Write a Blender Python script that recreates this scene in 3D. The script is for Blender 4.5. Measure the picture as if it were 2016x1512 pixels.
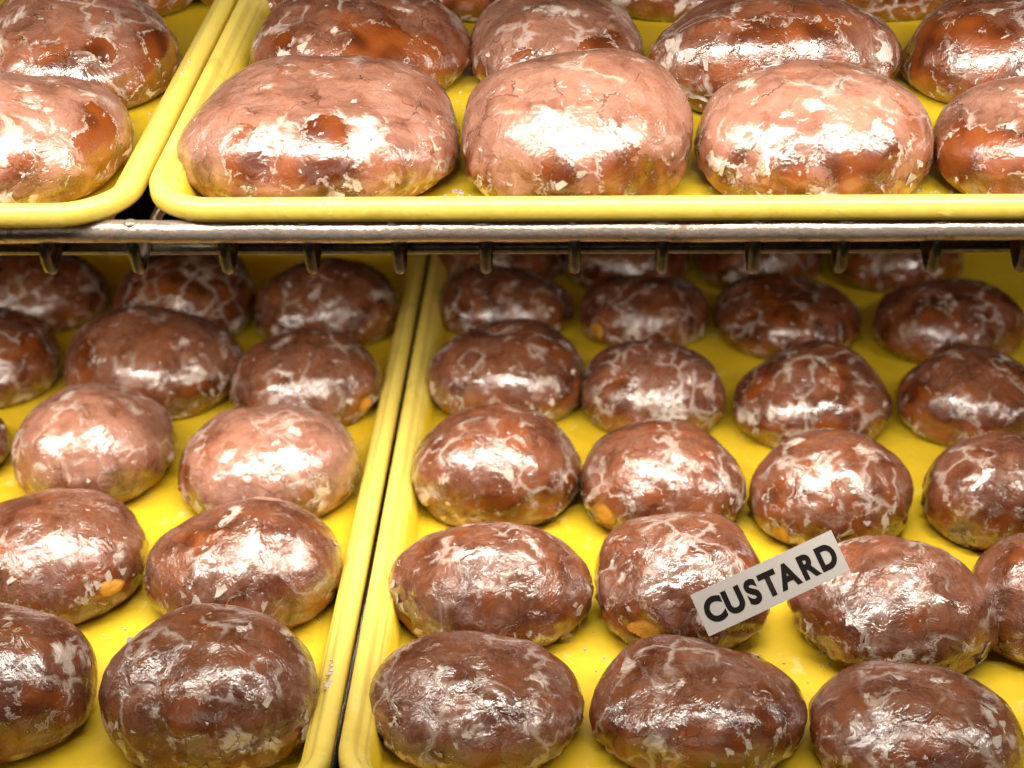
import bpy, math, random
import numpy as np
from mathutils import Vector, Matrix

# ------------------------------------------------------------------ camera
for o in list(bpy.data.objects):
    bpy.data.objects.remove(o)
SC = bpy.context.scene
COL = SC.collection
R = math.radians
FPX = 3000.0                      # focal length in photo pixels (2016 wide)
CAM = np.array([0.0, 0.0, 0.53])
PITCH, YAW, ROLL = R(27.0), R(2.9), R(-1.25)
fwd = np.array([-math.sin(YAW) * math.cos(PITCH), math.cos(YAW) * math.cos(PITCH), -math.sin(PITCH)])
rt0 = np.array([math.cos(YAW), math.sin(YAW), 0.0])
up0 = np.cross(rt0, fwd)
rgt = rt0 * math.cos(ROLL) + up0 * math.sin(ROLL)
upv = np.cross(rgt, fwd)
cd = bpy.data.cameras.new('camera')
cd.sensor_width = 36.0
cd.lens = FPX / 2016 * 36.0
cd.clip_start = 0.01
cd.clip_end = 50.0
cam = bpy.data.objects.new('camera', cd)
COL.objects.link(cam)
M = Matrix(((rgt[0], upv[0], -fwd[0], CAM[0]), (rgt[1], upv[1], -fwd[1], CAM[1]),
            (rgt[2], upv[2], -fwd[2], CAM[2]), (0, 0, 0, 1)))
cam.matrix_world = M
cd.dof.use_dof = True
cd.dof.focus_distance = 0.66
cd.dof.aperture_fstop = 9.0
SC.camera = cam

# ------------------------------------------------------------------ world, lamps, exposure
W = bpy.data.worlds.new('World')
SC.world = W
W.use_nodes = True
bg = W.node_tree.nodes['Background']
bg.inputs[0].default_value = (0.60, 0.42, 0.34, 1)
bg.inputs[1].default_value = 0.018

def lamp(name, loc, target, sx, sy, power, col, spread=180):
    ld = bpy.data.lights.new(name, 'AREA')
    ld.shape = 'RECTANGLE'
    ld.size, ld.size_y = sx, sy
    ld.energy = power
    ld.color = col
    ld.spread = R(spread)
    o = bpy.data.objects.new(name, ld)
    o.location = loc
    d = Vector(target) - Vector(loc)
    o.rotation_euler = d.to_track_quat('-Z', 'Y').to_euler()
    COL.objects.link(o)
    return o
# lamp strips of the display case: one under the front of the upper shelf, one above the upper trays, plus an added weak fill light from the front
lamp('shelf_lamp_strip', (-0.24, 0.632, 0.283), (-0.24, 0.676, 0.14), 0.90, 0.014, 1.75, (1.0, 0.92, 0.81), 113)
lamp('top_lamp_strip', (-0.05, 0.490, 0.490), (-0.05, 0.595, 0.33), 1.15, 0.030, 3.9, (1.0, 0.92, 0.81), 138)
lamp('front_fill_light', (-0.45, -0.55, 0.80), (0.0, 0.85, 0.15), 1.3, 0.20, 1.2, (1.0, 0.93, 0.84))

SC.view_settings.view_transform = 'Standard'
SC.view_settings.look = 'None'
SC.view_settings.exposure = 0.0
SC.view_settings.gamma = 1.0
SC.view_settings.use_curve_mapping = False
SC.render.engine = 'CYCLES'
cy = SC.cycles
cy.use_adaptive_sampling = True
cy.adaptive_threshold = 0.03
cy.time_limit = 600
cy.use_denoising = True
cy.max_bounces = 5
cy.diffuse_bounces = 3
cy.glossy_bounces = 3
cy.caustics_reflective = False
cy.caustics_refractive = False

# ------------------------------------------------------------------ photo pixel helpers
def project(P):
    d = P - CAM
    z = d @ fwd
    return np.stack([1008 + FPX * (d @ rgt) / z, 756 - FPX * (d @ upv) / z, z], -1)

def ray(px, py):
    d = fwd + rgt * (px - 1008) / FPX + upv * (756 - py) / FPX
    return d

class Plane:
    def __init__(s, o, tilt):
        s.o = np.array(o, float); s.tilt = tilt
        s.x = np.array([1.0, 0, 0]); s.y = np.array([0, math.cos(tilt), math.sin(tilt)])
        s.n = np.array([0, -math.sin(tilt), math.cos(tilt)])
    def hit(s, px, py, h=0.0):
        d = ray(px, py)
        t = ((s.o + s.n * h - CAM) @ s.n) / (d @ s.n)
        q = CAM + d * t - s.o
        return q @ s.x, q @ s.y
    def world(s, L):
        L = np.asarray(L, float)
        return s.o + L[..., 0:1] * s.x + L[..., 1:2] * s.y + L[..., 2:3] * s.n
LOW = Plane((0, 0, 0.10), 0.0)                 # lower tray floors
UPP = Plane((0, 0.614, 0.313), R(8.0))         # upper tray floors, tipped to the customer

def link(name, me, mat=None, parent=None):
    o = bpy.data.objects.new(name, me)
    COL.objects.link(o)
    if mat is not None and me is not None and not me.materials:
        me.materials.append(mat)
    if parent is not None:
        o.parent = parent
    return o

def tag(o, label, cat, group=None, kind=None):
    if label: o['label'] = label
    if cat: o['category'] = cat
    if group: o['group'] = group
    if kind: o['kind'] = kind
    return o

def empty(name, loc, rx=0.0, rz=0.0):
    o = bpy.data.objects.new(name, None)
    o.empty_display_size = 0.02
    o.location = loc
    o.rotation_euler = (rx, 0, rz)
    COL.objects.link(o)
    return o

def mesh(name, V, F, smooth=True):
    me = bpy.data.meshes.new(name)
    me.from_pydata([tuple(map(float, v)) for v in V], [], F)
    me.validate()
    if smooth:
        me.polygons.foreach_set('use_smooth', [True] * len(me.polygons))
    me.update()
    return me

# ------------------------------------------------------------------ material helpers
class G:
    def __init__(s, name):
        s.m = bpy.data.materials.new(name)
        s.m.use_nodes = True
        s.t = s.m.node_tree
        s.t.nodes.clear()
        s.out = s.t.nodes.new('ShaderNodeOutputMaterial')
        s.b = s.t.nodes.new('ShaderNodeBsdfPrincipled')
        s.t.links.new(s.b.outputs[0], s.out.inputs[0])
    def put(s, sock, v):
        if hasattr(v, 'is_linked'):
            s.t.links.new(v, sock)
        elif v is not None:
            if isinstance(v, tuple) and len(v) == 3 and sock.type == 'RGBA':
                v = v + (1,)
            sock.default_value = v
    def n(s, typ, ins=None, **kw):
        nd = s.t.nodes.new('ShaderNode' + typ)
        for k, v in kw.items():
            setattr(nd, k, v)
        for k, v in (ins or {}).items():
            s.put(nd.inputs[k], v)
        return nd
    def math(s, op, a, b=None, c=None, clamp=False):
        nd = s.n('Math', operation=op, use_clamp=clamp)
        s.put(nd.inputs[0], a); s.put(nd.inputs[1], b)
        if c is not None: s.put(nd.inputs[2], c)
        return nd.outputs[0]
    def step(s, x, lo, hi, o0=0.0, o1=1.0):
        nd = s.n('MapRange', interpolation_type='SMOOTHSTEP')
        for i, v in enumerate((x, lo, hi, o0, o1)):
            s.put(nd.inputs[i], v)
        return nd.outputs[0]
    def mix(s, f, a, b):
        nd = s.n('Mix', data_type='RGBA')
        s.put(nd.inputs[0], f); s.put(nd.inputs[6], a); s.put(nd.inputs[7], b)
        return nd.outputs[2]
    def vmath(s, op, a, b):
        nd = s.n('VectorMath', operation=op)
        s.put(nd.inputs[0], a); s.put(nd.inputs[1], b)
        return nd.outputs[0]
    def noise(s, vec, scale, detail=3.0, rough=0.55, dist=0.0):
        nd = s.n('TexNoise', {'Vector': vec, 'Scale': scale, 'Detail': detail, 'Roughness': rough, 'Distortion': dist})
        return nd
    def vor(s, vec, scale, feature='F1', rnd=1.0):
        nd = s.n('TexVoronoi', {'Vector': vec, 'Scale': scale, 'Randomness': rnd}, feature=feature)
        return nd
    def attr(s, name, typ='GEOMETRY'):
        return s.n('Attribute', attribute_name=name, attribute_type=typ)
    def set(s, **kw):
        for k, v in kw.items():
            s.put(s.b.inputs[k.replace('_', ' ')], v)

def donut_material():
    g = G('glazed_dough')
    co = g.n('TexCoord').outputs['Object']
    seed = g.attr('seed', 'OBJECT').outputs['Fac']
    film = g.attr('film', 'OBJECT').outputs['Fac']
    vein = g.attr('vein', 'OBJECT').outputs['Fac']
    fa = g.n('SeparateXYZ', {0: g.attr('fields_a').outputs['Vector']})
    fb = g.n('SeparateXYZ', {0: g.attr('fields_b').outputs['Vector']})
    fc = g.n('SeparateXYZ', {0: g.attr('fields_c').outputs['Vector']})
    warp = g.attr('warp').outputs['Vector']
    low, mid, streak = fa.outputs
    vsel, wn, csel = fb.outputs
    bare_a, white_a, hgt = fc.outputs
    off = g.n('CombineXYZ', {0: seed, 1: g.math('MULTIPLY', seed, 1.7), 2: g.math('MULTIPLY', seed, 0.6)}).outputs[0]
    PW = g.vmath('ADD', g.vmath('ADD', co, off), warp)
    w2n = g.noise(PW, 330, 2, 0.7)
    fine = w2n.outputs['Fac']
    w2 = g.vmath('SUBTRACT', w2n.outputs['Color'], (0.5, 0.5, 0.5))
    PJ = g.vmath('ADD', PW, g.vmath('MULTIPLY', w2, (0.0042, 0.0042, 0.0042)))
    cell = g.vor(PJ, 150)
    cs = g.n('SeparateColor', {0: cell.outputs['Color']})
    cellr, cellg = cs.outputs[0], cs.outputs[1]
    edge = g.vor(PJ, 50, 'DISTANCE_TO_EDGE').outputs['Distance']
    pv = g.vor(PJ, 50)
    plate = g.n('SeparateColor', {0: pv.outputs['Color']}).outputs[0]
    def tilt(v, k):
        d = g.n('VectorMath', operation='DOT_PRODUCT')
        g.put(d.inputs[0], g.vmath('SUBTRACT', PJ, v.outputs['Position']))
        g.put(d.inputs[1], g.vmath('SUBTRACT', v.outputs['Color'], (0.5, 0.5, 0.5)))
        return g.math('MULTIPLY', d.outputs['Value'], k)
    tilts = g.math('ADD', tilt(pv, 230.0), tilt(cell, 190.0))
    flaky = g.math('MULTIPLY', g.step(hgt, 0.12, 0.55, 1.0, 0.0), g.step(g.math('ADD', csel, g.math('MULTIPLY', low, 0.5)), 0.68, 0.86))
    fn = g.math('SUBTRACT', fine, 0.5)
    # bare patches: the film thins out, then breaks away along the plates
    bf = g.math('ADD', g.math('MULTIPLY', low, 0.75), g.math('MULTIPLY', cellr, 0.26))
    bf = g.math('ADD', bf, g.math('MULTIPLY', mid, 0.55))
    bf = g.math('ADD', bf, g.math('MULTIPLY', fn, 0.55))
    bf = g.math('ADD', bf, g.math('MULTIPLY', bare_a, 0.75))
    bf = g.math('ADD', bf, g.math('MULTIPLY', g.step(hgt, 0.0, 0.45, 1.0, 0.0), 0.14))
    bf = g.math('ADD', bf, g.math('MULTIPLY', flaky, g.step(cellr, 0.45, 0.55, 0.0, 0.32)))
    bare = g.step(bf, 1.16, 1.19)
    thin = g.step(bf, 0.78, 1.14)
    rim = g.math('MULTIPLY', g.step(bf, 1.06, 1.17), g.math('SUBTRACT', 1.0, bare))
    rim = g.math('MULTIPLY', rim, g.step(cellg, 0.25, 0.7))
    # glaze whitened along its cracks
    vs = g.step(g.math('ADD', vsel, vein), 0.52, 0.66)
    wid = g.math('ADD', 0.03, g.math('MULTIPLY', wn, 0.13))
    v1 = g.math('MULTIPLY', g.step(edge, 0.0, wid, 1.0, 0.0), vs)
    crack = g.math('MULTIPLY', g.step(edge, 0.006, 0.018, 1.0, 0.0), g.step(csel, 0.60, 0.67))
    wf = g.math('ADD', wn, g.math('MULTIPLY', white_a, 0.22))
    wf = g.math('ADD', wf, g.math('MULTIPLY', fn, 0.45))
    wf = g.math('ADD', wf, g.math('MULTIPLY', g.math('SUBTRACT', cellg, 0.5), 0.26))
    wf = g.math('ADD', wf, g.math('MULTIPLY', flaky, g.step(cellg, 0.50, 0.60, 0.0, 0.34)))
    white = g.step(wf, 0.70, 0.92)
    spk = g.math('MULTIPLY', g.step(cell.outputs['Distance'], 0.10, 0.20, 1.0, 0.0), g.step(cellr, 0.86, 0.88))
    # colours
    dough = g.mix(g.step(mid, 0.3, 0.7), (0.075, 0.0155, 0.0032), (0.20, 0.047, 0.0070))
    gold = g.step(g.math('ADD', hgt, g.math('MULTIPLY', g.math('SUBTRACT', low, 0.5), 0.6)), 0.10, 0.36, 1.0, 0.0)
    dough = g.mix(g.math('MULTIPLY', gold, 0.35), dough, (0.26, 0.090, 0.014))
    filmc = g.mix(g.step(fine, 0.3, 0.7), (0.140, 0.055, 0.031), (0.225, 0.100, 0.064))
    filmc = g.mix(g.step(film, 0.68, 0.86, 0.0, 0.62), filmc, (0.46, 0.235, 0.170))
    th = g.math('ADD', g.math('MULTIPLY', g.math('SUBTRACT', streak, 0.5), 0.8), g.math('MULTIPLY', g.math('SUBTRACT', mid, 0.5), 0.7))
    th = g.math('ADD', th, g.math('MULTIPLY', fn, 0.6))
    th = g.math('ADD', th, g.math('MULTIPLY', thin, -0.55))
    th = g.math('SUBTRACT', th, g.step(g.math('ADD', hgt, g.math('MULTIPLY', g.math('SUBTRACT', low, 0.5), 0.6)), 0.22, 0.62, 0.56, 0.0))
    th = g.math('ADD', th, g.math('MULTIPLY', g.math('SUBTRACT', plate, 0.5), 0.34))
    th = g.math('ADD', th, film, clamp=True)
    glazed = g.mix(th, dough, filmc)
    wcol = (0.62, 0.53, 0.465)
    glazed = g.mix(g.math('MULTIPLY', v1, 0.48), glazed, wcol)
    glazed = g.mix(g.math('MULTIPLY', rim, 0.60), glazed, wcol)
    glazed = g.mix(g.math('MULTIPLY', white, 0.80), glazed, wcol)
    glazed = g.mix(g.math('MULTIPLY', crack, 0.60), glazed, (0.07, 0.02, 0.008))
    col = g.mix(bare, glazed, dough)
    col = g.mix(g.math('MULTIPLY', spk, 0.7), col, wcol)
    # relief
    nb = g.math('SUBTRACT', 1.0, bare)
    hh = g.math('MULTIPLY', nb, g.math('ADD', 0.55, g.math('ADD', g.math('MULTIPLY', cellr, 0.10), g.math('MULTIPLY', plate, 0.35))))
    hh = g.math('ADD', hh, g.math('MULTIPLY', v1, 0.10))
    hh = g.math('ADD', hh, g.math('MULTIPLY', white, 0.25))
    hh = g.math('ADD', hh, g.math('MULTIPLY', crack, -0.45))
    hh = g.math('ADD', hh, g.math('MULTIPLY', spk, 0.40))
    hh = g.math('ADD', hh, g.math('MULTIPLY', fine, 0.40))
    hh = g.math('ADD', hh, g.math('MULTIPLY', tilts, nb))
    bmp = g.n('Bump', {'Strength': 1.0, 'Distance': 0.0007, 'Height': hh})
    rv = g.math('ADD', 0.30, g.math('MULTIPLY', g.math('SUBTRACT', mid, 0.5), 0.3))
    rv = g.math('ADD', rv, g.math('MULTIPLY', white, 0.08))
    crv = g.math('ADD', 0.11, g.math('MULTIPLY', g.math('ADD', cellg, plate), 0.12))
    cwt = g.step(g.math('ADD', streak, g.math('MULTIPLY', fn, 0.5)), 0.30, 0.62, 0.30, 1.0)
    g.set(Base_Color=col, Roughness=rv, Normal=bmp.outputs[0], IOR=1.5, Specular_IOR_Level=0.55,
          Coat_Weight=cwt, Coat_Roughness=crv, Coat_IOR=1.85, Coat_Normal=bmp.outputs[0])
    return g.m

def simple(name, col, rough=0.5, metal=0.0, spec=0.5, var=0.0, vscale=60, bump=0.0, bscale=300, col2=None):
    g = G(name)
    co = g.n('TexCoord').outputs['Object']
    nz = g.noise(co, vscale, 4, 0.6).outputs['Fac']
    c = g.mix(g.step(nz, 0.35, 0.7), col, col2 or tuple(x * (1 - var) for x in col))
    rr = g.math('ADD', g.math('MULTIPLY', g.math('SUBTRACT', nz, 0.5), 0.25), rough)
    g.set(Base_Color=c, Roughness=rr, Metallic=metal, Specular_IOR_Level=spec)
    if bump:
        b = g.n('Bump', {'Strength': 1.0, 'Distance': bump, 'Height': g.noise(co, bscale, 4, 0.6).outputs['Fac']})
        g.set(Normal=b.outputs[0])
    return g.m

def tray_material():
    g = G('yellow_fibreglass')
    co = g.n('TexCoord').outputs['Object']
    a = g.noise(co, 22, 3, 0.6).outputs['Fac']
    b = g.noise(co, 170, 4, 0.65).outputs['Fac']
    c = g.mix(g.step(a, 0.3, 0.7), (0.66, 0.465, 0.022), (0.57, 0.385, 0.014))
    z = g.n('SeparateXYZ', {0: co}).outputs[2]
    c = g.mix(g.math('MULTIPLY', g.step(g.math('ADD', z, g.math('MULTIPLY', g.math('SUBTRACT', b, 0.5), 0.012)), 0.010, 0.021), 0.65), c, (0.80, 0.66, 0.17))   # rim painted paler: bright light on its top, plus scuffing
    gr = g.step(g.noise(co, 34, 5, 0.7, 0.4).outputs['Fac'], 0.52, 0.72)
    c = g.mix(g.math('MULTIPLY', gr, 0.35), c, (0.40, 0.24, 0.015))       # old grease
    # sugar film smeared over the floor
    sm = g.math('MULTIPLY', g.step(g.noise(co, 60, 5, 0.7, 0.5).outputs['Fac'], 0.58, 0.72), 0.45)
    c = g.mix(sm, c, (0.80, 0.68, 0.28))
    sp = g.vor(co, 260)
    spr = g.n('SeparateColor', {0: sp.outputs['Color']}).outputs[0]
    spk = g.math('MULTIPLY', g.step(sp.outputs['Distance'], 0.08, 0.2, 1.0, 0.0), g.step(spr, 0.975, 0.985))
    c = g.mix(g.math('MULTIPLY', spk, 0.5), c, (0.25, 0.12, 0.02))
    r = g.math('ADD', 0.28, g.math('MULTIPLY', b, 0.22))
    bm = g.n('Bump', {'Strength': 0.6, 'Distance': 0.0003, 'Height': g.math('ADD', b, g.math('MULTIPLY', sm, 2.0))})
    g.set(Base_Color=c, Roughness=r, Normal=bm.outputs[0], Specular_IOR_Level=0.5)
    return g.m

def wire_material():
    g = G('worn_plated_steel')
    co = g.n('TexCoord').outputs['Object']
    a = g.noise(co, 240, 5, 0.7).outputs['Fac']
    b = g.noise(co, 40, 4, 0.65).outputs['Fac']
    grime = g.step(g.math('ADD', a, g.math('MULTIPLY', b, 0.8)), 0.92, 1.18)
    c = g.mix(grime, (0.38, 0.315, 0.265), (0.16, 0.095, 0.065))
    r = g.math('ADD', 0.15, g.math('MULTIPLY', grime, 0.40))
    m = g.math('SUBTRACT', 0.62, g.math('MULTIPLY', grime, 0.45))
    bm = g.n('Bump', {'Strength': 1.0, 'Distance': 0.0006, 'Height': a})
    g.set(Base_Color=c, Roughness=r, Metallic=m, Normal=bm.outputs[0])
    return g.m

MD = donut_material()
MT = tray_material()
MW = wire_material()
MG = simple('shaded_steel', (0.105, 0.085, 0.066), 0.36, metal=0.55, var=0.6, vscale=200, bump=0.0004, bscale=400)  # dark tone carries the shade under rail and tray
MF = simple('dried_glaze', (0.68, 0.57, 0.48), 0.30, var=0.25, vscale=500, bump=0.0003, bscale=900)
MF.node_tree.nodes['Principled BSDF'].inputs['Alpha'].default_value = 0.88
def custard_material():
    g = G('custard')
    co = g.n('TexCoord').outputs['Object']
    e = g.attr('edge').outputs['Fac']
    nz = g.noise(co, 420, 3, 0.6).outputs['Fac']
    f = g.step(g.math('ADD', e, g.math('MULTIPLY', g.math('SUBTRACT', nz, 0.5), 0.4)), 0.62, 1.05)
    c = g.mix(f, g.mix(nz, (0.50, 0.20, 0.020), (0.62, 0.33, 0.06)), (0.16, 0.045, 0.008))
    b = g.n('Bump', {'Strength': 1.0, 'Distance': 0.0006, 'Height': nz})
    g.set(Base_Color=c, Roughness=0.35, Normal=b.outputs[0])
    return g.m
MC = custard_material()
MCASE = simple('dark_case_lining', (0.020, 0.010, 0.006), 0.5, var=0.4, vscale=20)
MP = simple('laminated_paper', (0.42, 0.39, 0.37), 0.4, var=0.06, vscale=40, bump=0.0002, bscale=60)
MI = simple('black_print', (0.010, 0.007, 0.006), 0.7, spec=0.1)

# ------------------------------------------------------------------ case (setting)
def slab(name, x0, x1, y0, y1, z0, z1, mat):
    V = [(x, y, z) for z in (z0, z1) for y in (y0, y1) for x in (x0, x1)]
    F = [(0, 2, 3, 1), (4, 5, 7, 6), (0, 1, 5, 4), (2, 6, 7, 3), (0, 4, 6, 2), (1, 3, 7, 5)]
    o = link(name, mesh(name, V, F, False), mat)
    o['kind'] = 'structure'
    return o
slab('case_floor', -0.75, 0.75, 0.30, 1.45, -0.02, 0.0, MCASE)
slab('case_back_wall', -0.75, 0.75, 1.40, 1.42, 0.003, 0.75, MCASE)

# ------------------------------------------------------------------ trays
RIM = 0.022
PROFILE = [  # distance in from the outer edge, height over the floor
    (0.0205, -0.0028), (0.0165, -0.0005), (0.0120, RIM - 0.0050), (0.0050, RIM - 0.0040), (0.0026, RIM - 0.0050),
    (0.0020, RIM - 0.0078), (0.0004, RIM - 0.0078), (0.0, RIM - 0.0066), (0.0002, RIM - 0.0026), (0.0012, RIM - 0.0008),
    (0.0028, RIM), (0.0052, RIM + 0.0002), (0.0066, RIM - 0.0004), (0.0076, RIM - 0.0022), (0.0086, RIM - 0.0030),
    (0.0100, RIM - 0.0034), (0.0112, RIM - 0.0046), (0.0158, 0.0026), (0.0180, 0.0007), (0.0215, 0.0)]
NFLOOR = 4

def tray_parts(w, d, rc=0.030, seg=10):
    """outline sweep; returns rim mesh (rim + wall) and floor mesh data, local origin = front left corner"""
    def loop(off, z):
        pts = []
        r = max(rc - off, 0.004)
        for (cx, cy, a0) in ((w - off - r, off + r, -90), (w - off - r, d - off - r, 0), (off + r, d - off - r, 90), (off + r, off + r, 180)):
            for k in range(seg + 1):
                a = R(a0 + 90.0 * k / seg)
                pts.append((cx + r * math.cos(a), cy + r * math.sin(a), z))
        return pts
    V, F = [], []
    L = 4 * (seg + 1)
    for (off, z) in PROFILE:
        V += loop(off, z)
    for i in range(len(PROFILE) - 1):
        for k in range(L):
            F.append((i * L + k, i * L + (k + 1) % L, (i + 1) * L + (k + 1) % L, (i + 1) * L + k))
    return V, F, loop, L

def tray(plane, x0, y0, w, d, label, rz=0.0):
    t = empty('bakery_tray', plane.world((x0, y0, 0)), plane.tilt, rz)
    V, F, loop, L = tray_parts(w, d)
    me = mesh('tray_rim', V, F)
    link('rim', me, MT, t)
    # floor: slightly sagging grid inside the last loop, with a thickness
    top = loop(PROFILE[-1][0] - 0.0004, 0.0)
    bot = loop(PROFILE[0][0] - 0.0004, -0.0028)
    V2 = top + bot + [(w / 2, d / 2, 0.0), (w / 2, d / 2, -0.0028)]
    F2 = []
    for k in range(L):
        F2.append((k, (k + 1) % L, 2 * L))
        F2.append((L + (k + 1) % L, L + k, 2 * L + 1))
    link('floor', mesh('tray_floor', V2, F2, False), MT, t)
    tag(t, label, 'tray', 'yellow bakery trays')
    return t
TW = 0.455
# gap lines between the trays
g0, g1 = LOW.hit(832, 560, RIM), LOW.hit(658, 1468, RIM)
LRZ = math.atan2(g1[0] - g0[0], g0[1] - g1[1])          # the lower trays stand a little askew
gupp = UPP.hit(372, 172, RIM)[0]
UR_X, UL_X = gupp + 0.0010, gupp - 0.0010 - TW
yl = LOW.hit(1200, 1568, RIM)[1]
yu = UPP.hit(1200, 400, RIM)[1]
lx = g1[0] + (g1[1] - yl) * math.tan(LRZ)
TRAY_LR = tray(LOW, lx + 0.0012, yl, TW, 0.62, 'lower yellow tray holding the custard doughnuts and the paper sign', LRZ)
TRAY_LL = tray(LOW, lx - 0.0012 - TW * math.cos(LRZ), yl - 0.004 - TW * math.sin(LRZ), TW, 0.62, 'lower yellow tray at left of the dark gap, under the short upper tray', LRZ)
TRAY_UR = tray(UPP, UR_X, yu, TW, 0.62, 'wide upper yellow tray of large doughnuts above the metal rail')
TRAY_UL = tray(UPP, UL_X, yu - 0.004, TW, 0.62, 'upper yellow tray cut off by the left edge of the photo')

# ------------------------------------------------------------------ wire shelves
def tube(pts, r, n=10, caps=True):
    pts = [np.array(p, float) for p in pts]
    V, F = [], []
    prev = None
    for i, p in enumerate(pts):
        t = pts[min(i + 1, len(pts) - 1)] - pts[max(i - 1, 0)]
        t /= np.linalg.norm(t)
        if prev is None:
            a = np.array([0, 0, 1.0]) if abs(t[2]) < 0.9 else np.array([1.0, 0, 0])
        else:
            a = prev
        u = a - t * (a @ t); u /= np.linalg.norm(u)
        v = np.cross(t, u)
        prev = u
        for k in range(n):
            an = 2 * math.pi * k / n
            V.append(p + r * (math.cos(an) * u + math.sin(an) * v))
    for i in range(len(pts) - 1):
        for k in range(n):
            F.append((i * n + k, i * n + (k + 1) % n, (i + 1) * n + (k + 1) % n, (i + 1) * n + k))
    if caps:
        F.append(tuple(range(n))[::-1])
        F.append(tuple(range((len(pts) - 1) * n, len(pts) * n)))
    return V, F

def shelf(plane, yr, top, rr, xs, x0, x1, depth, label, rods):
    """yr: y of front rail centre; top: height of the wire tops under the tray floor"""
    s = empty('wire_shelf', plane.world((0, yr, top)), plane.tilt)
    rw = 0.0024
    rng = random.Random(5)
    V, F = tube([(x0 + (x1 - x0) * k / 60, 0.0003 * math.sin(k * 0.7), 0.0002 * math.sin(k * 1.9)) for k in range(61)], rr, 18)
    link('front_rail', mesh('front_rail', V, F), MW, s)
    for (y, z, r) in rods:
        V, F = tube([(x0, y, z), (x1, y, z)], r, 12)
        link('cross_rod', mesh('cross_rod', V, F), MG, s)
    zw = -0.0135
    V, F = tube([(0, 0.020, zw), (0, depth, zw)], rw, 8)
    dw = mesh('depth_wire', V, F)
    # each front wire drops from the rail, turns in a V and climbs back to the tray's underside
    pts = [(0, 0.000, -0.002), (0, 0.0003, -0.010), (0, 0.0008, -0.0145), (0, 0.0020, -0.0180), (0, 0.0042, -0.0197),
           (0, 0.0070, -0.0194), (0, 0.0105, -0.0178), (0, 0.0180, -0.0150), (0, 0.024, zw - 0.0004), (0, 0.034, zw - 0.0002)]
    V, F = tube(pts, rw, 8)
    tw = mesh('truss_wire', V, F)
    # weld bead
    Vb, Fb = [], []
    for i in range(5):
        th = math.pi / 2 * i / 4
        for k in range(10):
            a = 2 * math.pi * k / 10
            Vb.append((0.0036 * math.cos(th) * math.cos(a), 0.0026 * math.cos(th) * math.sin(a), 0.0016 * math.sin(th)))
    for i in range(4):
        for k in range(10):
            Fb.append((i * 10 + k, i * 10 + (k + 1) % 10, (i + 1) * 10 + (k + 1) % 10, (i + 1) * 10 + k))
    wb = mesh('weld_bead', Vb, Fb)
    for x in xs:
        a = link('depth_wire', dw, MW, s); a.location = (x, 0, 0)
        b = link('truss_wire', tw, MG, s); b.location = (x, 0, 0); b.rotation_euler = (0, rng.uniform(-0.02, 0.02), 0)
        c = link('weld_bead', wb, MW, s); c.location = (x + rng.uniform(-0.001, 0.001), -0.0005, rr - 0.0006)
        c.scale = (rng.uniform(0.8, 1.6), 1, rng.uniform(0.7, 1.25))
    tag(s, label, 'shelf', 'wire shelves')
    return s
HR = 0.0083
yr = UPP.hit(1200, 453, HR)[1]
tip = [UPP.hit(px, 470, 0.004)[0] for px in (85, 262, 440, 607, 780, 955, 1132, 1305, 1487, 1662, 1847, 2025, -92)]
shelf(UPP, yr, HR, 0.0046, tip, -0.62, 0.62, 0.58, 'worn metal wire shelf with front rail under the upper trays',
      [(0.0195, -0.0187, 0.0028), (0.20, -0.0187, 0.003), (0.40, -0.0187, 0.003)])
xl = [-0.58 + 0.0365 * k for k in range(33)]
shelf(LOW, yl - 0.018, HR, 0.0046, xl, -0.62, 0.62, 0.6, 'metal wire shelf under the lower trays, seen only through the gap',
      [(0.04 + 0.04 * k, -0.0187, 0.003) for k in range(13)])

# ------------------------------------------------------------------ doughnuts
NU, NV = 132, 74
HZ = 0.33
def bun(nu, nv, a, b, h, ex=2.2):
    u = np.linspace(0, 2 * np.pi, nu, endpoint=False)
    ph = np.linspace(-np.pi / 2, np.pi / 2, nv)
    U, PH = np.meshgrid(u, ph)
    cr = np.maximum(np.cos(PH), 0) ** np.where(PH >= 0, 0.94, 0.54)
    s = np.sin(PH)
    q = 2.0 / ex
    px = np.sign(np.cos(U)) * np.abs(np.cos(U)) ** q
    py = np.sign(np.sin(U)) * np.abs(np.sin(U)) ** q
    zt = HZ * h
    z = np.where(s >= 0, zt + (h - zt) * np.abs(s) ** 0.98, zt - zt * 1.40 * np.abs(s) ** 1.05)
    k = 0.03 * h
    z = 0.5 * (z + np.sqrt(z * z + k * k))      # flattened underside
    return np.stack([a * cr * px, b * cr * py, z], -1)

def rot2(P, r):
    c, s = math.cos(r), math.sin(r)
    Q = P.copy()
    Q[..., 0] = c * P[..., 0] - s * P[..., 1]
    Q[..., 1] = s * P[..., 0] + c * P[..., 1]
    return Q

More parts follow.
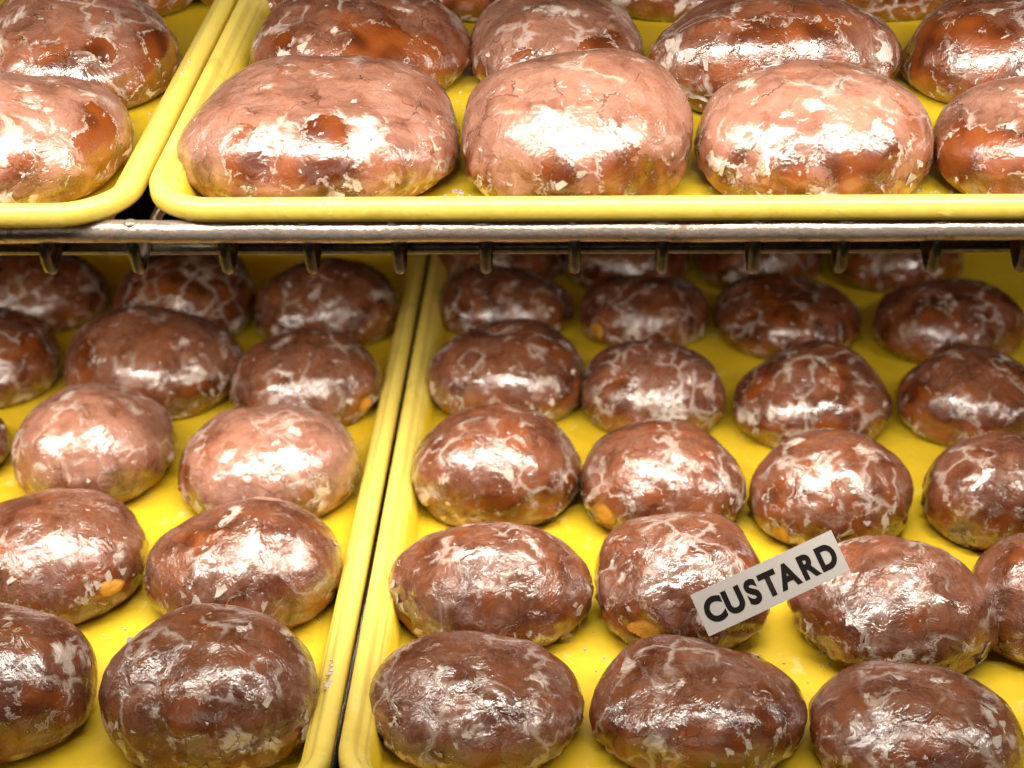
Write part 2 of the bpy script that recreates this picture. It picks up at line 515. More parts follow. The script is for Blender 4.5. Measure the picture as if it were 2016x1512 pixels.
def solve(plane, cx, w, yt, yb, rb=0.90, rz=0.0, ex=2.2):
    a, h = 0.045, 0.042
    x, y = plane.hit(cx, yb - 40)
    hr = (0.40, 0.60)
    for it in range(60):
        P = rot2(bun(40, 24, a, a * rb, h, ex), rz).reshape(-1, 3) + np.array([x, y, 0])
        q = project(plane.world(P))
        l, r_, t, b_ = q[:, 0].min(), q[:, 0].max(), q[:, 1].min(), q[:, 1].max()
        z = q[:, 2].mean()
        mpp = z / FPX
        a *= 1 + 0.7 * (w / (r_ - l) - 1)
        x += (cx - (l + r_) / 2) * mpp * 0.8
        hh = h * (1 + 0.8 * ((yb - yt) / (b_ - t) - 1))
        h2 = min(max(hh, hr[0] * 2 * a), hr[1] * 2 * a)
        if it > 25 and abs(h2 - hh) > 1e-5:
            rb = min(max(rb * (1 + 0.5 * ((yb - yt) / (b_ - t) - 1)), 0.72), 1.30)
        h = h2
        ey = (yt - t) * 0.6 + (yb - b_) * 0.4
        y -= ey * mpp * 1.4
    return x, y, a, a * rb, h

def waves(P, wl, n, rng):
    out = np.zeros(P.shape[:-1])
    for _ in range(n):
        k = rng.normal(size=3); k /= np.linalg.norm(k)
        k *= 2 * np.pi / (wl * rng.uniform(0.7, 1.5))
        out += np.cos(P @ k + rng.uniform(0, 6.28))
    return out / math.sqrt(n / 2)

FLAKES = []
def make_flakes():
    rng = np.random.default_rng(3)
    for i in range(9):
        n = int(rng.integers(6, 10))
        ang = np.sort(rng.uniform(0, 2 * np.pi, n))
        rad = rng.uniform(0.45, 1.0, n)
        sx = rng.uniform(0.6, 1.0)
        cu = rng.uniform(0.05, 0.35)
        top = [(rad[k] * math.cos(ang[k]), sx * rad[k] * math.sin(ang[k])) for k in range(n)]
        V = []
        for zz in (0.0, -0.09):
            V += [(x, y, zz + cu * (x * x - 0.3 * y) + 0.06 * math.sin(5 * x + 3 * y)) for (x, y) in top]
            V.append((0, 0, zz + 0.02))
        F = []
        m = n + 1
        for k in range(n):
            j = (k + 1) % n
            F += [(k, j, n), (m + j, m + k, m + n), (k, m + k, m + j, j)]
        FLAKES.append(mesh('glaze_flake', V, F, False))
        FLAKES[-1].materials.append(MF)
make_flakes()

DON = []
def donut(plane, box, label, group, seed, film=0.62, vein=0.0, bareness=0.0, rb=0.90, rz=0.0, ex=2.2,
          bare=(), white=(), fill=(), flakes=(), nfl=5, pits=4, lump=1.0):
    cx, w, yt, yb = box
    rz = R(rz)
    if ex == 2.2:
        ex = 1.95 + 0.35 * ((seed * 0.618) % 1.0)
    x, y, a, b, h = solve(plane, cx, w, yt, yb, rb, rz, ex)
    rng = np.random.default_rng(seed)
    P = rot2(bun(NU, NV, a, b, h, ex), rz)
    # normals of the plain bun for displacement
    du = np.roll(P, -1, 1) - np.roll(P, 1, 1)
    dv = np.gradient(P, axis=0)
    N = np.cross(du, dv)
    N /= np.maximum(np.linalg.norm(N, axis=-1, keepdims=True), 1e-9)
    N[0] = (0, 0, -1); N[-1] = (0, 0, 1)
    s = 2 * a / 0.09
    D = lump * (0.0013 * s * waves(P, 0.070, 5, rng) + 0.00028 * waves(P, 0.024, 7, rng) + 0.00010 * waves(P, 0.009, 9, rng))
    # knobbly, creased lower ends
    zz = P[..., 2] / h
    lowm = np.clip((0.5 - zz) / 0.3, 0, 1)
    D += lowm * (0.0005 * waves(P, 0.012, 8, rng) + 0.0004 * waves(P, 0.007, 8, rng))
    for _ in range(pits):
        iu, iv = int(rng.integers(0, NU)), int(rng.integers(int(NV * 0.55), int(NV * 0.95)))
        d2 = ((P - P[iv, iu]) ** 2).sum(-1)
        rr = rng.uniform(0.0022, 0.0042)
        D -= rng.uniform(0.0004, 0.0009) * np.exp(-d2 / (2 * rr * rr)) * 1.3
    for _ in range(3):                              # broad dents and flats
        iu, iv = int(rng.integers(0, NU)), int(rng.integers(int(NV * 0.45), int(NV * 0.85)))
        d2 = ((P - P[iv, iu]) ** 2).sum(-1)
        rr = rng.uniform(0.008, 0.015)
        D -= rng.uniform(0.0008, 0.0020) * np.exp(-d2 / (2 * rr * rr))
    Q0 = project(plane.world(P + np.array([x, y, 0])))
    for f in fill:                                  # the hole the filling went in by
        d = (Q0[..., 0] - f[0]) ** 2 + (Q0[..., 1] - f[1] + 12) ** 2 + np.where(P[..., 1] < 0, 0, 1e7)
        iv, iu = np.unravel_index(np.argmin(d), d.shape)
        d2 = ((P - P[iv, iu]) ** 2).sum(-1)
        D -= 0.0022 * np.exp(-(d2 / (f[2] * 0.00024) ** 2) ** 2)
    top = np.clip(zz * 4, 0, 1)
    P = P + N * (D * top)[..., None]
    P[..., 2] = np.maximum(P[..., 2], 0)
    P[..., 2] -= P[..., 2].min()
    P[0] = P[0].mean(0); P[-1] = P[-1].mean(0)
    V = P.reshape(-1, 3)
    Wd = plane.world(V + np.array([x, y, 0]))
    q = project(Wd)
    Nw = N.reshape(-1, 3)
    Nw = Nw[:, 0:1] * plane.x + Nw[:, 1:2] * plane.y + Nw[:, 2:3] * plane.n
    facing = (Nw * (Wd - CAM)).sum(-1) < 0
    def pick(px, py):
        d = (q[:, 0] - px) ** 2 + (q[:, 1] - py) ** 2 + np.where(facing, 0, 1e7)
        return int(np.argmin(d))
    mpp = q[:, 2].mean() / FPX
    A = {'bare': np.zeros(len(V)), 'white': np.zeros(len(V))}
    def field(wl, n=9, sd=0.13, oct_=1, sc=(1, 1, 1)):
        Q = V * np.array(sc)
        f = waves(Q, wl, n, rng)
        for k in range(1, oct_):
            f = f + 0.55 ** k * waves(Q, wl / 2.1 ** k, n, rng)
        return 0.5 + sd * f / math.sqrt(sum(0.55 ** (2 * k) for k in range(oct_)))
    FLD = {'fields_a': (field(0.036), field(0.022, 9, 0.12, 2) + bareness, field(0.015, 10, 0.13, 2, (1, 1, 0.4))),
           'fields_b': (field(0.028), field(0.022, 9, 0.12, 2), field(0.020)),
           'warp': tuple((field(0.014, 8, 0.15, 2) - 0.5) * 0.008 for _ in range(3))}
    for key, lst in (('bare', list(bare) + [(f[0], f[1] - 12, 1.5 * f[2]) for f in fill]), ('white', white)):
        for (px, py, r) in lst:
            i = pick(px, py)
            d2 = ((V - V[i]) ** 2).sum(-1)
            A[key] = np.maximum(A[key], np.exp(-d2 / (2 * (r * mpp * 0.75) ** 2)))
    F = []
    for j in range(NV - 1):
        for i in range(NU):
            i2 = (i + 1) % NU
            if j == 0:
                F.append((i, NU + i2, NU + i) if False else (0, NU + i2, NU + i))
            elif j == NV - 2:
                F.append((j * NU + i, j * NU + i2, (NV - 1) * NU))
            else:
                F.append((j * NU + i, j * NU + i2, (j + 1) * NU + i2, (j + 1) * NU + i))
    # drop the unused pole duplicates
    keep = np.concatenate([[0], np.arange(NU, (NV - 1) * NU), [(NV - 1) * NU]])
    remap = -np.ones(NU * NV, int); remap[keep] = np.arange(len(keep))
    F = [tuple(int(remap[k]) for k in f) for f in F]
    me = bpy.data.meshes.new('doughnut_body')
    me.from_pydata(V[keep].tolist(), [], F)
    me.polygons.foreach_set('use_smooth', [True] * len(me.polygons))
    FLD['fields_c'] = (A['bare'], A['white'], np.clip(V[:, 2] / h, 0, 1))
    for k, arrs in FLD.items():
        at = me.attributes.new(k, 'FLOAT_VECTOR', 'POINT')
        at.data.foreach_set('vector', np.stack(arrs, -1)[keep].astype(np.float32).ravel())
    me.update()
    t = empty('glazed_doughnut', plane.world((x, y, 0.0002)), plane.tilt)
    o = link('body', me, MD, t)
    o['seed'] = float(seed * 0.731 % 17)
    o['film'] = float(film)
    o['vein'] = float(vein)
    tag(t, label, 'doughnut', group)
    Nl = N.reshape(-1, 3)
    # loose curls of glaze: at given photo spots, then scattered low on the sides
    spots = [(pick(px, py), r * mpp) for (px, py, r) in flakes]
    cand = np.where((V[:, 2] < 0.62 * h) & (V[:, 2] > 0.16 * h) & facing)[0]
    for _ in range(max(1, int(nfl * 0.4))):
        spots.append((int(rng.choice(cand)), rng.uniform(0.0012, 0.0032)))
    for (i, r) in spots:
        f = link('glaze_flake', FLAKES[int(rng.integers(0, len(FLAKES)))], None, t)
        nn = Vector(Nl[i]) + Vector(rng.normal(size=3) * 0.13)
        nn.normalize()
        f.rotation_euler = (nn.to_track_quat('Z', 'Y') @ Matrix.Rotation(rng.uniform(0, 6.28), 3, 'Z').to_quaternion()).to_euler()
        f.location = Vector(V[i]) + Vector(Nl[i]) * 0.0002
        f.scale = (r * 0.85, r * 0.85, r * 0.6)
    for (px, py, rx_, ry_) in fill:
        rx_, ry_ = rx_ * 1.15, ry_ * 1.15
        i = pick(px, py - 12)
        n = Vector(Nl[i])
        zax = n
        xax = Vector((1, 0, 0)) - zax * zax.x; xax.normalize()
        yax = zax.cross(xax)
        Vf, Ff = [], []
        ns, nr = 20, 6
        for k in range(nr + 1):
            th = math.pi / 2 * k / nr
            for m in range(ns):
                aa = 2 * math.pi * m / ns
                wob = 1 + 0.06 * math.sin(3 * aa + seed) + 0.04 * math.sin(5 * aa)
                p = np.array(V[i]) + np.array(xax) * (rx_ * mpp * wob * math.cos(th) * math.cos(aa)) + np.array(yax) * (ry_ * mpp * wob * math.cos(th) * math.sin(aa))
                d2 = ((V - p) ** 2).sum(-1)
                j = np.argpartition(d2, 10)[:10]
                wt = 1 / (d2[j] + 1e-7)
                zo = float(((V[j] - V[i]) @ np.array(n) * wt).sum() / wt.sum())
                Vf.append((rx_ * mpp * wob * math.cos(th) * math.cos(aa), ry_ * mpp * wob * math.cos(th) * math.sin(aa), zo + 0.0009 * math.sin(th) - 0.0003))
        for k in range(nr):
            for m in range(ns):
                Ff.append((k * ns + m, k * ns + (m + 1) % ns, (k + 1) * ns + (m + 1) % ns, (k + 1) * ns + m))
        cm = mesh('custard_filling', Vf, Ff)
        at = cm.attributes.new('edge', 'FLOAT', 'POINT')
        at.data.foreach_set('value', [math.cos(math.pi / 2 * (k // ns) / nr) for k in range(len(Vf))])
        f = link('custard_filling', cm, MC, t)
        f.rotation_euler = Matrix((xax, yax, zax)).transposed().to_euler()
        f.location = V[i]
    DON.append((label, x, y, a, b, h))
    return t

GU, GUL, GLL, GLR = ('large doughnuts on the wide upper tray', 'large doughnuts on the upper left tray',
                     'doughnuts on the lower left tray', 'custard doughnuts on the lower right tray')
# upper right tray
donut(UPP, (628, 540, 110, 432), 'widest glazed doughnut, at the left end of the wide upper tray\'s front row', GU, 11, film=0.80, rz=4,
      bare=[(660, 320, 55), (590, 330, 40), (640, 255, 35), (480, 300, 40), (725, 270, 22)], white=[(520, 262, 50), (700, 262, 50), (640, 235, 40), (690, 165, 18)], nfl=4, vein=-0.08)
donut(UPP, (1135, 460, 95, 432), 'tall glazed doughnut with a white-edged hole, second in the wide upper tray\'s front row', GU, 12, film=0.82, vein=-0.08,
      bare=[(1095, 325, 34), (1215, 330, 48), (1125, 345, 30), (1265, 345, 40)], white=[(1110, 280, 55), (1150, 300, 45), (1010, 240, 22), (1235, 305, 18)], flakes=[(1145, 345, 20), (1100, 365, 16)], nfl=4)
donut(UPP, (1606, 472, 120, 432), 'doughnut with pale flaking crust, third in the wide upper tray\'s front row', GU, 13, film=0.85, vein=-0.06,
      bare=[(1450, 305, 18), (1560, 335, 42), (1735, 305, 50), (1660, 320, 50)], white=[(1450, 275, 55), (1500, 265, 50), (1640, 262, 45), (1420, 310, 25), (1790, 300, 25)],
      flakes=[(1425, 335, 26), (1450, 345, 20), (1790, 355, 28), (1500, 330, 18), (1810, 320, 18)], nfl=6)
donut(UPP, (2075, 466, 140, 432), 'orange-sided doughnut cut off by the right edge, in front row of the wide upper tray', GU, 14, film=0.8, vein=-0.04,
      bare=[(1890, 300, 60), (1980, 290, 50), (1930, 350, 45)], white=[(1915, 250, 22), (1965, 300, 30), (1930, 340, 22)], nfl=3)
donut(UPP, (706, 428, -32, 220), 'doughnut with a shiny bare front behind the widest one on the wide upper tray', GU, 15, film=0.72, vein=-0.02,
      bare=[(760, 95, 70), (840, 110, 50), (555, 90, 30)], white=[(600, 95, 25), (820, 105, 22)], flakes=[(600, 98, 24), (560, 112, 18), (505, 80, 24)], nfl=3)
donut(UPP, (1097, 343, -28, 205), 'narrow doughnut behind the tall one with a white-edged hole', GU, 16, film=0.78, rb=1.15, vein=0.06,
      bare=[(1030, 110, 26), (1180, 100, 40), (945, 130, 24)], white=[(1090, 80, 16)], nfl=3)
donut(UPP, (1519, 500, -18, 222), 'wide doughnut with ragged white glaze at its left end, second row of the upper tray', GU, 17, film=0.74, rb=0.8,
      bare=[(1500, 85, 60), (1600, 95, 60), (1430, 115, 35)], white=[(1325, 90, 35), (1420, 70, 24), (1365, 60, 22), (1740, 110, 22)],
      flakes=[(1320, 95, 30), (1360, 110, 26), (1390, 130, 20), (1755, 120, 18)], nfl=6, vein=0.03)
donut(UPP, (1996, 462, -20, 222), 'dark orange doughnut at the top right, behind the one cut off by the edge', GU, 18, film=0.7,
      bare=[(1830, 80, 50), (1900, 60, 50), (1960, 90, 60), (1810, 140, 50)], white=[(1890, 66, 28), (1930, 120, 32), (1815, 62, 16)], nfl=4)
for k, (cx, w) in enumerate(((560, 380), (948, 370), (1335, 380), (1738, 390))):
    donut(UPP, (cx, w, -190, 42), ['shadowed doughnut in third row at the left rim of the wide upper tray',
                                  'shadowed third-row doughnut behind the narrow one on the upper tray',
                                  'shadowed third-row doughnut behind the ragged white-ended one',
                                  'shadowed third-row doughnut furthest right along the top edge'][k], GU, 20 + k, film=0.5, nfl=2)
# upper left tray
donut(UPP, (12, 486, 132, 428), 'doughnut with cracked pale front at the corner of the upper left tray', GUL, 25, film=0.84, vein=-0.05,
      bare=[(45, 320, 34), (205, 250, 40), (190, 300, 40), (145, 365, 22), (180, 215, 22)], white=[(60, 255, 60), (30, 290, 45), (80, 350, 40)], nfl=4)
donut(UPP, (150, 440, -30, 232), 'doughnut with a deep-red bare side leaning on the upper left tray\'s rim', GUL, 26, film=0.76, vein=0.08,
      bare=[(320, 90, 42), (110, 125, 34), (300, 150, 26), (200, 95, 30)], white=[(180, 130, 40), (60, 100, 28)], nfl=4)
donut(UPP, (232, 350, -170, 46), 'shadowed doughnut at the very top beside the upper left tray\'s rim', GUL, 27, film=0.5, nfl=2)
# lower left tray
donut(LOW, (-12, 416, 1186, 1510), 'smooth red-brown doughnut at the bottom left corner of the photo', GLL, 31, film=0.62, vein=-0.10,
      bare=[(60, 1390, 60), (20, 1340, 40)], white=[(140, 1290, 35)], flakes=[(135, 1465, 18)], nfl=3)
donut(LOW, (416, 437, 1196, 1535), 'pitted wrinkled doughnut with flaky right end, nearest in the lower left tray', GLL, 32, film=0.68, pits=30, lump=1.1, vein=0.0,
      bare=[(465, 1368, 14), (400, 1410, 34), (485, 1330, 12), (360, 1420, 30)], white=[(600, 1390, 30), (250, 1420, 20), (480, 1480, 30)],
      flakes=[(500, 1385, 18), (528, 1385, 16), (605, 1410, 22), (600, 1440, 24), (235, 1420, 24), (240, 1450, 16), (240, 1240, 16), (590, 1490, 18)], nfl=6)
donut(LOW, (90, 420, 960, 1238), 'bright glossy doughnut with a brown cut spot, left edge above the corner one', GLL, 33, film=0.70, vein=-0.10,
      fill=[(222, 1172, 28, 15)], white=[(100, 1050, 40)], flakes=[(28, 1140, 20), (210, 1140, 18), (240, 1125, 14), (190, 1155, 18)], nfl=4)
donut(LOW, (484, 402, 980, 1258), 'glossy oval doughnut with lifted flakes, behind the pitted wrinkled one', GLL, 34, film=0.66, vein=-0.10, rb=0.88, pits=10,
      bare=[(650, 1050, 26), (470, 1195, 26)], white=[(520, 1065, 40)], flakes=[(365, 1172, 14), (430, 1160, 30), (390, 1185, 28), (512, 1195, 20), (660, 1070, 12), (292, 1160, 16)], nfl=4)
donut(LOW, (181, 322, 748, 1006), 'tall round pinkish doughnut with swirled glaze, third row of the lower left tray', GLL, 35, film=0.80, vein=0.02, rb=1.08,
      white=[(160, 820, 18), (175, 870, 26)], fill=[(310, 965, 18, 22)], flakes=[(175, 948, 10)], nfl=3)
donut(LOW, (531, 358, 795, 1040), 'pale frosted doughnut beside the lower left tray\'s right rim, third row', GLL, 36, film=0.84, vein=0.0,
      white=[(520, 890, 50), (560, 840, 35), (480, 900, 30)], bare=[(368, 930, 18)], flakes=[(690, 960, 14), (680, 985, 12), (365, 985, 14)], nfl=7)
donut(LOW, (-122, 294, 785, 968), 'sliver of a doughnut at the left edge beside the tall pinkish one', GLL, 37, film=0.5, nfl=2)
donut(LOW, (-22, 294, 606, 806), 'white-veined reddish doughnut at the left edge, fourth row', GLL, 38, film=0.45, vein=0.14,
      bare=[(70, 690, 30), (20, 715, 26)], nfl=3)
donut(LOW, (296, 348, 596, 832), 'large oval doughnut with a bare square patch at its left, fourth row', GLL, 39, film=0.72, vein=-0.06, rz=-12, rb=0.85, pits=14,
      bare=[(162, 708, 26), (165, 735, 20), (360, 775, 24), (410, 760, 20)], white=[(200, 715, 18), (310, 750, 24), (390, 740, 18), (140, 690, 12)],
      flakes=[(385, 795, 18), (420, 770, 16), (360, 815, 14)], nfl=5)
donut(LOW, (602, 300, 652, 852), 'web-glazed doughnut with a crumbling right end near the rim, fourth row', GLL, 40, film=0.64, vein=0.08, pits=10,
      white=[(650, 770, 24), (545, 690, 16)], bare=[(690, 800, 24), (470, 750, 14)], fill=[(722, 806, 20, 12)], flakes=[(690, 790, 12), (700, 830, 12), (462, 760, 12)], nfl=6)
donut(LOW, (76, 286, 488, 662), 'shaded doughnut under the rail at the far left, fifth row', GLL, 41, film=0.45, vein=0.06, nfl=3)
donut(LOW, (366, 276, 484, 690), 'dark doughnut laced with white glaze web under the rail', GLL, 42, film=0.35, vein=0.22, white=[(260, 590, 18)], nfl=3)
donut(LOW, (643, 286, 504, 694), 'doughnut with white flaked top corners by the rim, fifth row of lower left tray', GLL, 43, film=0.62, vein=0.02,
      white=[(570, 560, 16), (555, 580, 14), (745, 585, 22), (620, 618, 16)], bare=[(530, 565, 16), (760, 610, 22)], flakes=[(570, 560, 14), (765, 630, 12)], nfl=6)
# lower right tray
donut(LOW, (942, 425, 1243, 1532), 'doughnut with a small white triangular flake, front left of the custard tray', GLR, 51, film=0.66, vein=0.05,
      white=[(880, 1330, 26), (920, 1430, 22)], bare=[(760, 1400, 30)], flakes=[(915, 1450, 16), (902, 1468, 12), (950, 1408, 8)], nfl=4)
donut(LOW, (1371, 427, 1252, 1545), 'doughnut directly below the CUSTARD sign in the front row', GLR, 52, film=0.62, vein=0.0,
      bare=[(1420, 1480, 50), (1520, 1420, 36), (1390, 1440, 40), (1540, 1470, 30)], white=[(1340, 1340, 28), (1400, 1410, 22), (1480, 1290, 20)],
      flakes=[(1490, 1285, 26), (1430, 1480, 16), (1470, 1470, 20), (1490, 1500, 16), (1530, 1440, 12)], nfl=6)
donut(LOW, (1802, 430, 1300, 1595), 'doughnut with peeling plates of glaze at the bottom right corner', GLR, 53, film=0.66, vein=0.04, rb=0.9,
      bare=[(1720, 1440, 30), (1800, 1470, 50)], white=[(1770, 1330, 26), (1940, 1400, 34), (1760, 1470, 24), (1690, 1370, 20)],
      flakes=[(1775, 1335, 30), (1945, 1390, 32), (1975, 1430, 20), (1960, 1460, 24), (1700, 1375, 20)], nfl=6)
donut(LOW, (965, 406, 1020, 1292), 'smooth chestnut oval doughnut with pointed left end, second row by the rim', GLR, 54, film=0.60, vein=0.0, ex=1.9, rb=0.82,
      white=[(900, 1090, 26)], flakes=[(1140, 1200, 18), (1145, 1225, 18), (775, 1150, 20), (785, 1180, 18), (1120, 1265, 20), (1130, 1190, 12)], nfl=4)
donut(LOW, (1340, 344, 997, 1290), 'tall glossy doughnut behind the left half of the CUSTARD sign', GLR, 55, film=0.66, vein=0.02, rb=1.10,
      white=[(1270, 1080, 24), (1330, 1050, 20)], fill=[(1272, 1254, 34, 20)], nfl=3)
donut(LOW, (1765, 405, 1060, 1342), 'cracked doughnut with a lumpy broken end, under the right end of the CUSTARD sign', GLR, 56, film=0.70, vein=-0.02, rz=-24, rb=0.80,
      bare=[(1610, 1190, 26), (1640, 1225, 36), (1680, 1250, 30), (1600, 1170, 16)], white=[(1660, 1225, 20), (1690, 1130, 22)],
      flakes=[(1590, 1260, 18), (1625, 1290, 18), (1940, 1280, 24), (1930, 1310, 20), (1600, 1230, 18)], nfl=6, lump=1.3)
donut(LOW, (2072, 358, 1048, 1322), 'doughnut at the right edge, beside the one with the lumpy broken end', GLR, 57, film=0.62, vein=0.04, nfl=3)
donut(LOW, (976, 328, 800, 1046), 'round crackled doughnut by the rim, third row of the custard tray', GLR, 58, film=0.62, vein=0.08,
      bare=[(920, 880, 22), (980, 1000, 44), (880, 1000, 30)], white=[(1000, 940, 30), (880, 940, 22), (960, 860, 14)], flakes=[(1115, 945, 16), (1100, 1010, 16), (1090, 1030, 14)], nfl=8)
donut(LOW, (1305, 330, 832, 1066), 'doughnut oozing custard at its lower left, third row, above the tall glossy one', GLR, 59, film=0.64, vein=0.06,
      white=[(1260, 955, 30), (1340, 940, 30), (1235, 880, 14)], bare=[(1220, 1000, 24), (1290, 985, 24)], fill=[(1192, 1028, 26, 20)], flakes=[(1150, 1025, 18), (1135, 970, 12)], nfl=6)
donut(LOW, (1638, 333, 850, 1092), 'doughnut touching the top edge of the CUSTARD sign from behind', GLR, 60, film=0.64, vein=0.05,
      white=[(1600, 900, 24), (1620, 960, 26), (1760, 1000, 24)], bare=[(1770, 1030, 34), (1520, 980, 30), (1700, 1040, 24)], fill=[(1537, 1062, 22, 16)],
      flakes=[(1590, 1030, 14), (1705, 1030, 14), (1670, 1050, 18), (1525, 1030, 20), (1745, 1045, 12)], nfl=6)
donut(LOW, (1972, 328, 846, 1090), 'doughnut cut by the right edge in the third row of the custard tray', GLR, 61, film=0.62, vein=0.05, bare=[(1960, 1030, 36)], white=[(1950, 960, 14)], nfl=5)
donut(LOW, (1006, 313, 630, 842), 'doughnut with a golden left side by the rim, fourth row', GLR, 62, film=0.68, vein=0.0,
      white=[(1030, 755, 22), (1100, 740, 24), (960, 675, 14)], bare=[(1120, 760, 22), (900, 760, 20)], flakes=[(1125, 735, 12), (1085, 790, 12), (1115, 820, 12)], nfl=5)
donut(LOW, (1288, 289, 668, 864), 'doughnut with a forked white crack on top, fourth row', GLR, 63, film=0.62, vein=0.10,
      white=[(1285, 715, 24), (1400, 770, 20), (1330, 800, 26), (1260, 800, 20)], bare=[(1210, 770, 26), (1415, 790, 14)], flakes=[(1155, 850, 14), (1400, 850, 12), (1180, 825, 12)], nfl=6)
donut(LOW, (1597, 320, 680, 892), 'faceted doughnut with a dark vertical crack, fourth row right of the forked crack', GLR, 64, film=0.52, vein=0.08,
      white=[(1590, 740, 20), (1510, 815, 26), (1605, 808, 14)], bare=[(1480, 770, 26), (1520, 850, 30), (1650, 830, 36)], flakes=[(1490, 850, 14), (1740, 800, 14)], nfl=5)
donut(LOW, (1915, 308, 686, 888), 'brown doughnut near the right edge, fourth row of the custard tray', GLR, 65, film=0.42, vein=0.0,
      bare=[(1860, 840, 50), (1800, 780, 30)], white=[(1880, 800, 16)], flakes=[(1815, 855, 14)], nfl=3)
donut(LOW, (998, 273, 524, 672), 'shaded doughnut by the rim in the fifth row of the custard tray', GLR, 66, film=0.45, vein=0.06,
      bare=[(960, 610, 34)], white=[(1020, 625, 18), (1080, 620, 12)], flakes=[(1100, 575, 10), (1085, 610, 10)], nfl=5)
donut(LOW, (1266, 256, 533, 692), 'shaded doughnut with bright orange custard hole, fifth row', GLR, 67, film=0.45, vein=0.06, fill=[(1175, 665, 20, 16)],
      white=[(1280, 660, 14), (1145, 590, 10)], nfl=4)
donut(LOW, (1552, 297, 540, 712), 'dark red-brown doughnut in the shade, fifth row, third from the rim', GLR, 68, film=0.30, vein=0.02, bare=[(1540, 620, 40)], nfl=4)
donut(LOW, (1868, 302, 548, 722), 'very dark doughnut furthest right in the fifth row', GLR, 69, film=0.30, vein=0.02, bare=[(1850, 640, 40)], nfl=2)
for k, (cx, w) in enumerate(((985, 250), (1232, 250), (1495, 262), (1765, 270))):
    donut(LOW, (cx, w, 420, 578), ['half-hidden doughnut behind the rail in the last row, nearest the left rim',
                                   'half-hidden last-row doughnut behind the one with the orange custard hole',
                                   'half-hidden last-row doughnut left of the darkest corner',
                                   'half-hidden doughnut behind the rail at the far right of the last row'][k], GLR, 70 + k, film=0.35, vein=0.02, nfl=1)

# ------------------------------------------------------------------ crumbs of glaze on the trays
def crumbs(plane, spots, label, seed):
    rng = np.random.default_rng(seed)
    V, F = [], []
    for (x, y, z, n, sp, r0) in spots:
        for _ in range(n):
            c = np.array([x + rng.normal() * sp[0], y + rng.normal() * sp[1], z + 0.0003])
            r = r0 * rng.uniform(0.35, 1.0)
            k = int(rng.integers(5, 8))
            b0 = len(V)
            a0 = rng.uniform(0, 6.28)
            for lev, (zz, sc) in enumerate(((-0.0003, 1.0), (0.35 * r, 0.75))):
                for m in range(k):
                    a = a0 + 2 * math.pi * m / k
                    q = r * sc * rng.uniform(0.6, 1.15)
                    V.append(plane.world(c + np.array([q * math.cos(a), q * math.sin(a), zz * rng.uniform(0.6, 1.3)])))
            for m in range(k):
                F.append((b0 + m, b0 + (m + 1) % k, b0 + k + (m + 1) % k, b0 + k + m))
            F.append(tuple(b0 + k + m for m in range(k)))
    o = link('glaze_crumbs', mesh('glaze_crumbs', V, F, False), MF)
    tag(o, label, 'crumbs', None, 'stuff')
def on(plane, px, py, n, sx, sy, r, z=0.0):
    x, y = plane.hit(px, py, z)
    return (x, y, z, n, (sx, sy), r)
crumbs(LOW, [on(LOW, 650, 1330, 8, 0.0009, 0.010, 0.0019, RIM - 0.0004), on(LOW, 656, 1290, 4, 0.0008, 0.02, 0.001, RIM), on(LOW, 330, 1000, 8, 0.02, 0.02, 0.0008),
             on(LOW, 640, 1230, 14, 0.012, 0.03, 0.0009), on(LOW, 230, 1250, 10, 0.02, 0.012, 0.0010), on(LOW, 690, 860, 10, 0.008, 0.03, 0.0010)],
       'white glaze crumbs on the lower left tray and its rim', 7)
crumbs(LOW, [on(LOW, 1160, 1320, 12, 0.012, 0.02, 0.0010), on(LOW, 1560, 1300, 12, 0.02, 0.02, 0.0010), on(LOW, 1870, 1130, 10, 0.015, 0.015, 0.0012),
             on(LOW, 800, 1010, 10, 0.012, 0.03, 0.0009), on(LOW, 1170, 880, 8, 0.012, 0.012, 0.0010), on(LOW, 1450, 900, 8, 0.01, 0.01, 0.0009)],
       'white glaze crumbs between the doughnuts of the custard tray', 8)
crumbs(UPP, [on(UPP, 356, 150, 5, 0.0005, 0.012, 0.0012, RIM), on(UPP, 300, 230, 5, 0.006, 0.008, 0.0010)], 'white glaze crumbs along the upper left tray\'s rim', 9)
crumbs(UPP, [on(UPP, 915, 190, 10, 0.008, 0.010, 0.0013), on(UPP, 905, 385, 14, 0.006, 0.004, 0.0016), on(UPP, 1370, 380, 8, 0.006, 0.004, 0.0014), on(UPP, 1830, 380, 8, 0.006, 0.004, 0.0014)],
       'white glaze crumbs on the wide upper tray', 10)

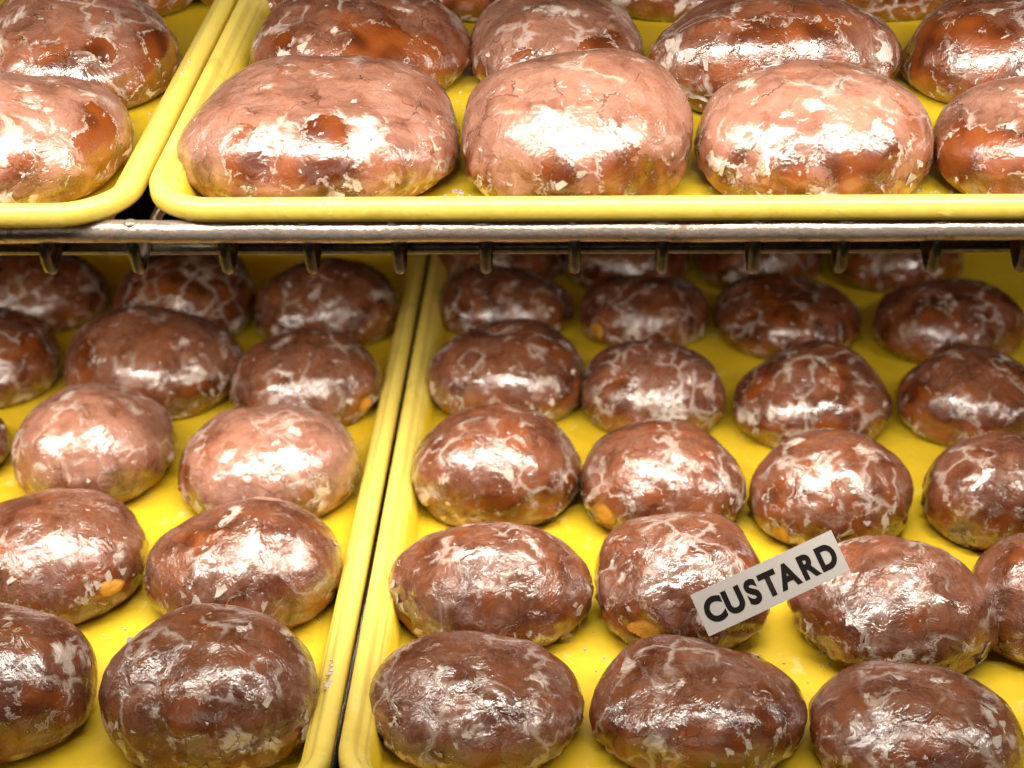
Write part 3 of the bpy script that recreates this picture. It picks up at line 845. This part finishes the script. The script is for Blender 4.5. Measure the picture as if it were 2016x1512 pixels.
# ------------------------------------------------------------------ paper sign
def sign():
    # the card leans on two doughnuts; depth taken from their surfaces
    q = {'tl': (1360, 1172), 'tr': (1636, 1044), 'br': (1681, 1120), 'bl': (1400, 1252)}
    dl, dr = SIGN_DEPTH
    def at(px, py, d):
        r_ = ray(px, py)
        return CAM + r_ * d
    P = {'tl': at(*q['tl'], dl), 'bl': at(*q['bl'], dl - 0.002), 'tr': at(*q['tr'], dr), 'br': at(*q['br'], dr - 0.002)}
    c = sum(P.values()) / 4
    ux = (P['tr'] + P['br'] - P['tl'] - P['bl']) / 2
    uy = (P['tl'] + P['tr'] - P['bl'] - P['br']) / 2
    w, hh = np.linalg.norm(ux), np.linalg.norm(uy)
    X = ux / w
    Zn = np.cross(X, uy / hh); Zn /= np.linalg.norm(Zn)
    Y = np.cross(Zn, X)
    s = empty('paper_sign', c)
    s.matrix_world = Matrix(((X[0], Y[0], Zn[0], c[0]), (X[1], Y[1], Zn[1], c[1]), (X[2], Y[2], Zn[2], c[2]), (0, 0, 0, 1)))
    n = 16
    V, F = [], []
    bend = lambda x: 0.0026 * ((2 * x / w) ** 2)
    for k in range(n + 1):
        x = -w / 2 + w * k / n
        for (y, z) in ((-hh / 2, 0.00015), (hh / 2, 0.00015), (hh / 2, -0.00015), (-hh / 2, -0.00015)):
            V.append((x, y, z - bend(x)))
    for k in range(n):
        for m in range(4):
            F.append((k * 4 + m, (k + 1) * 4 + m, (k + 1) * 4 + (m + 1) % 4, k * 4 + (m + 1) % 4))
    F += [(0, 1, 2, 3), (n * 4 + 3, n * 4 + 2, n * 4 + 1, n * 4)]
    link('card', mesh('card', V, F, False), MP, s)
    # lettering
    word = 'CUSTARD'
    cu = bpy.data.curves.new('lettering', 'FONT')
    for ch, cxn in zip(word, (-0.400, -0.268, -0.140, -0.020, 0.108, 0.248, 0.392)):
        cu = bpy.data.curves.new('letter', 'FONT')
        cu.body = ch
        cu.align_x = 'CENTER'
        cu.size = hh * 0.74
        cu.offset = hh * 0.036
        cu.extrude = 0.0
        ob = bpy.data.objects.new('tmp', cu)
        COL.objects.link(ob)
        dg = bpy.context.evaluated_depsgraph_get()
        me = bpy.data.meshes.new_from_object(ob.evaluated_get(dg))
        bpy.data.objects.remove(ob)
        me.materials.clear()
        for v in me.vertices:
            v.co.x = v.co.x * 0.88 + cxn * w
            v.co.y -= hh * 0.26
            v.co.z = 0.00024 - bend(v.co.x)
        link('letter', me, MI, s)
    tag(s, 'small white paper sign printed CUSTARD in black capitals, leaning on doughnuts', 'sign')
SIGN_DEPTH = (0.655, 0.668)
sign()
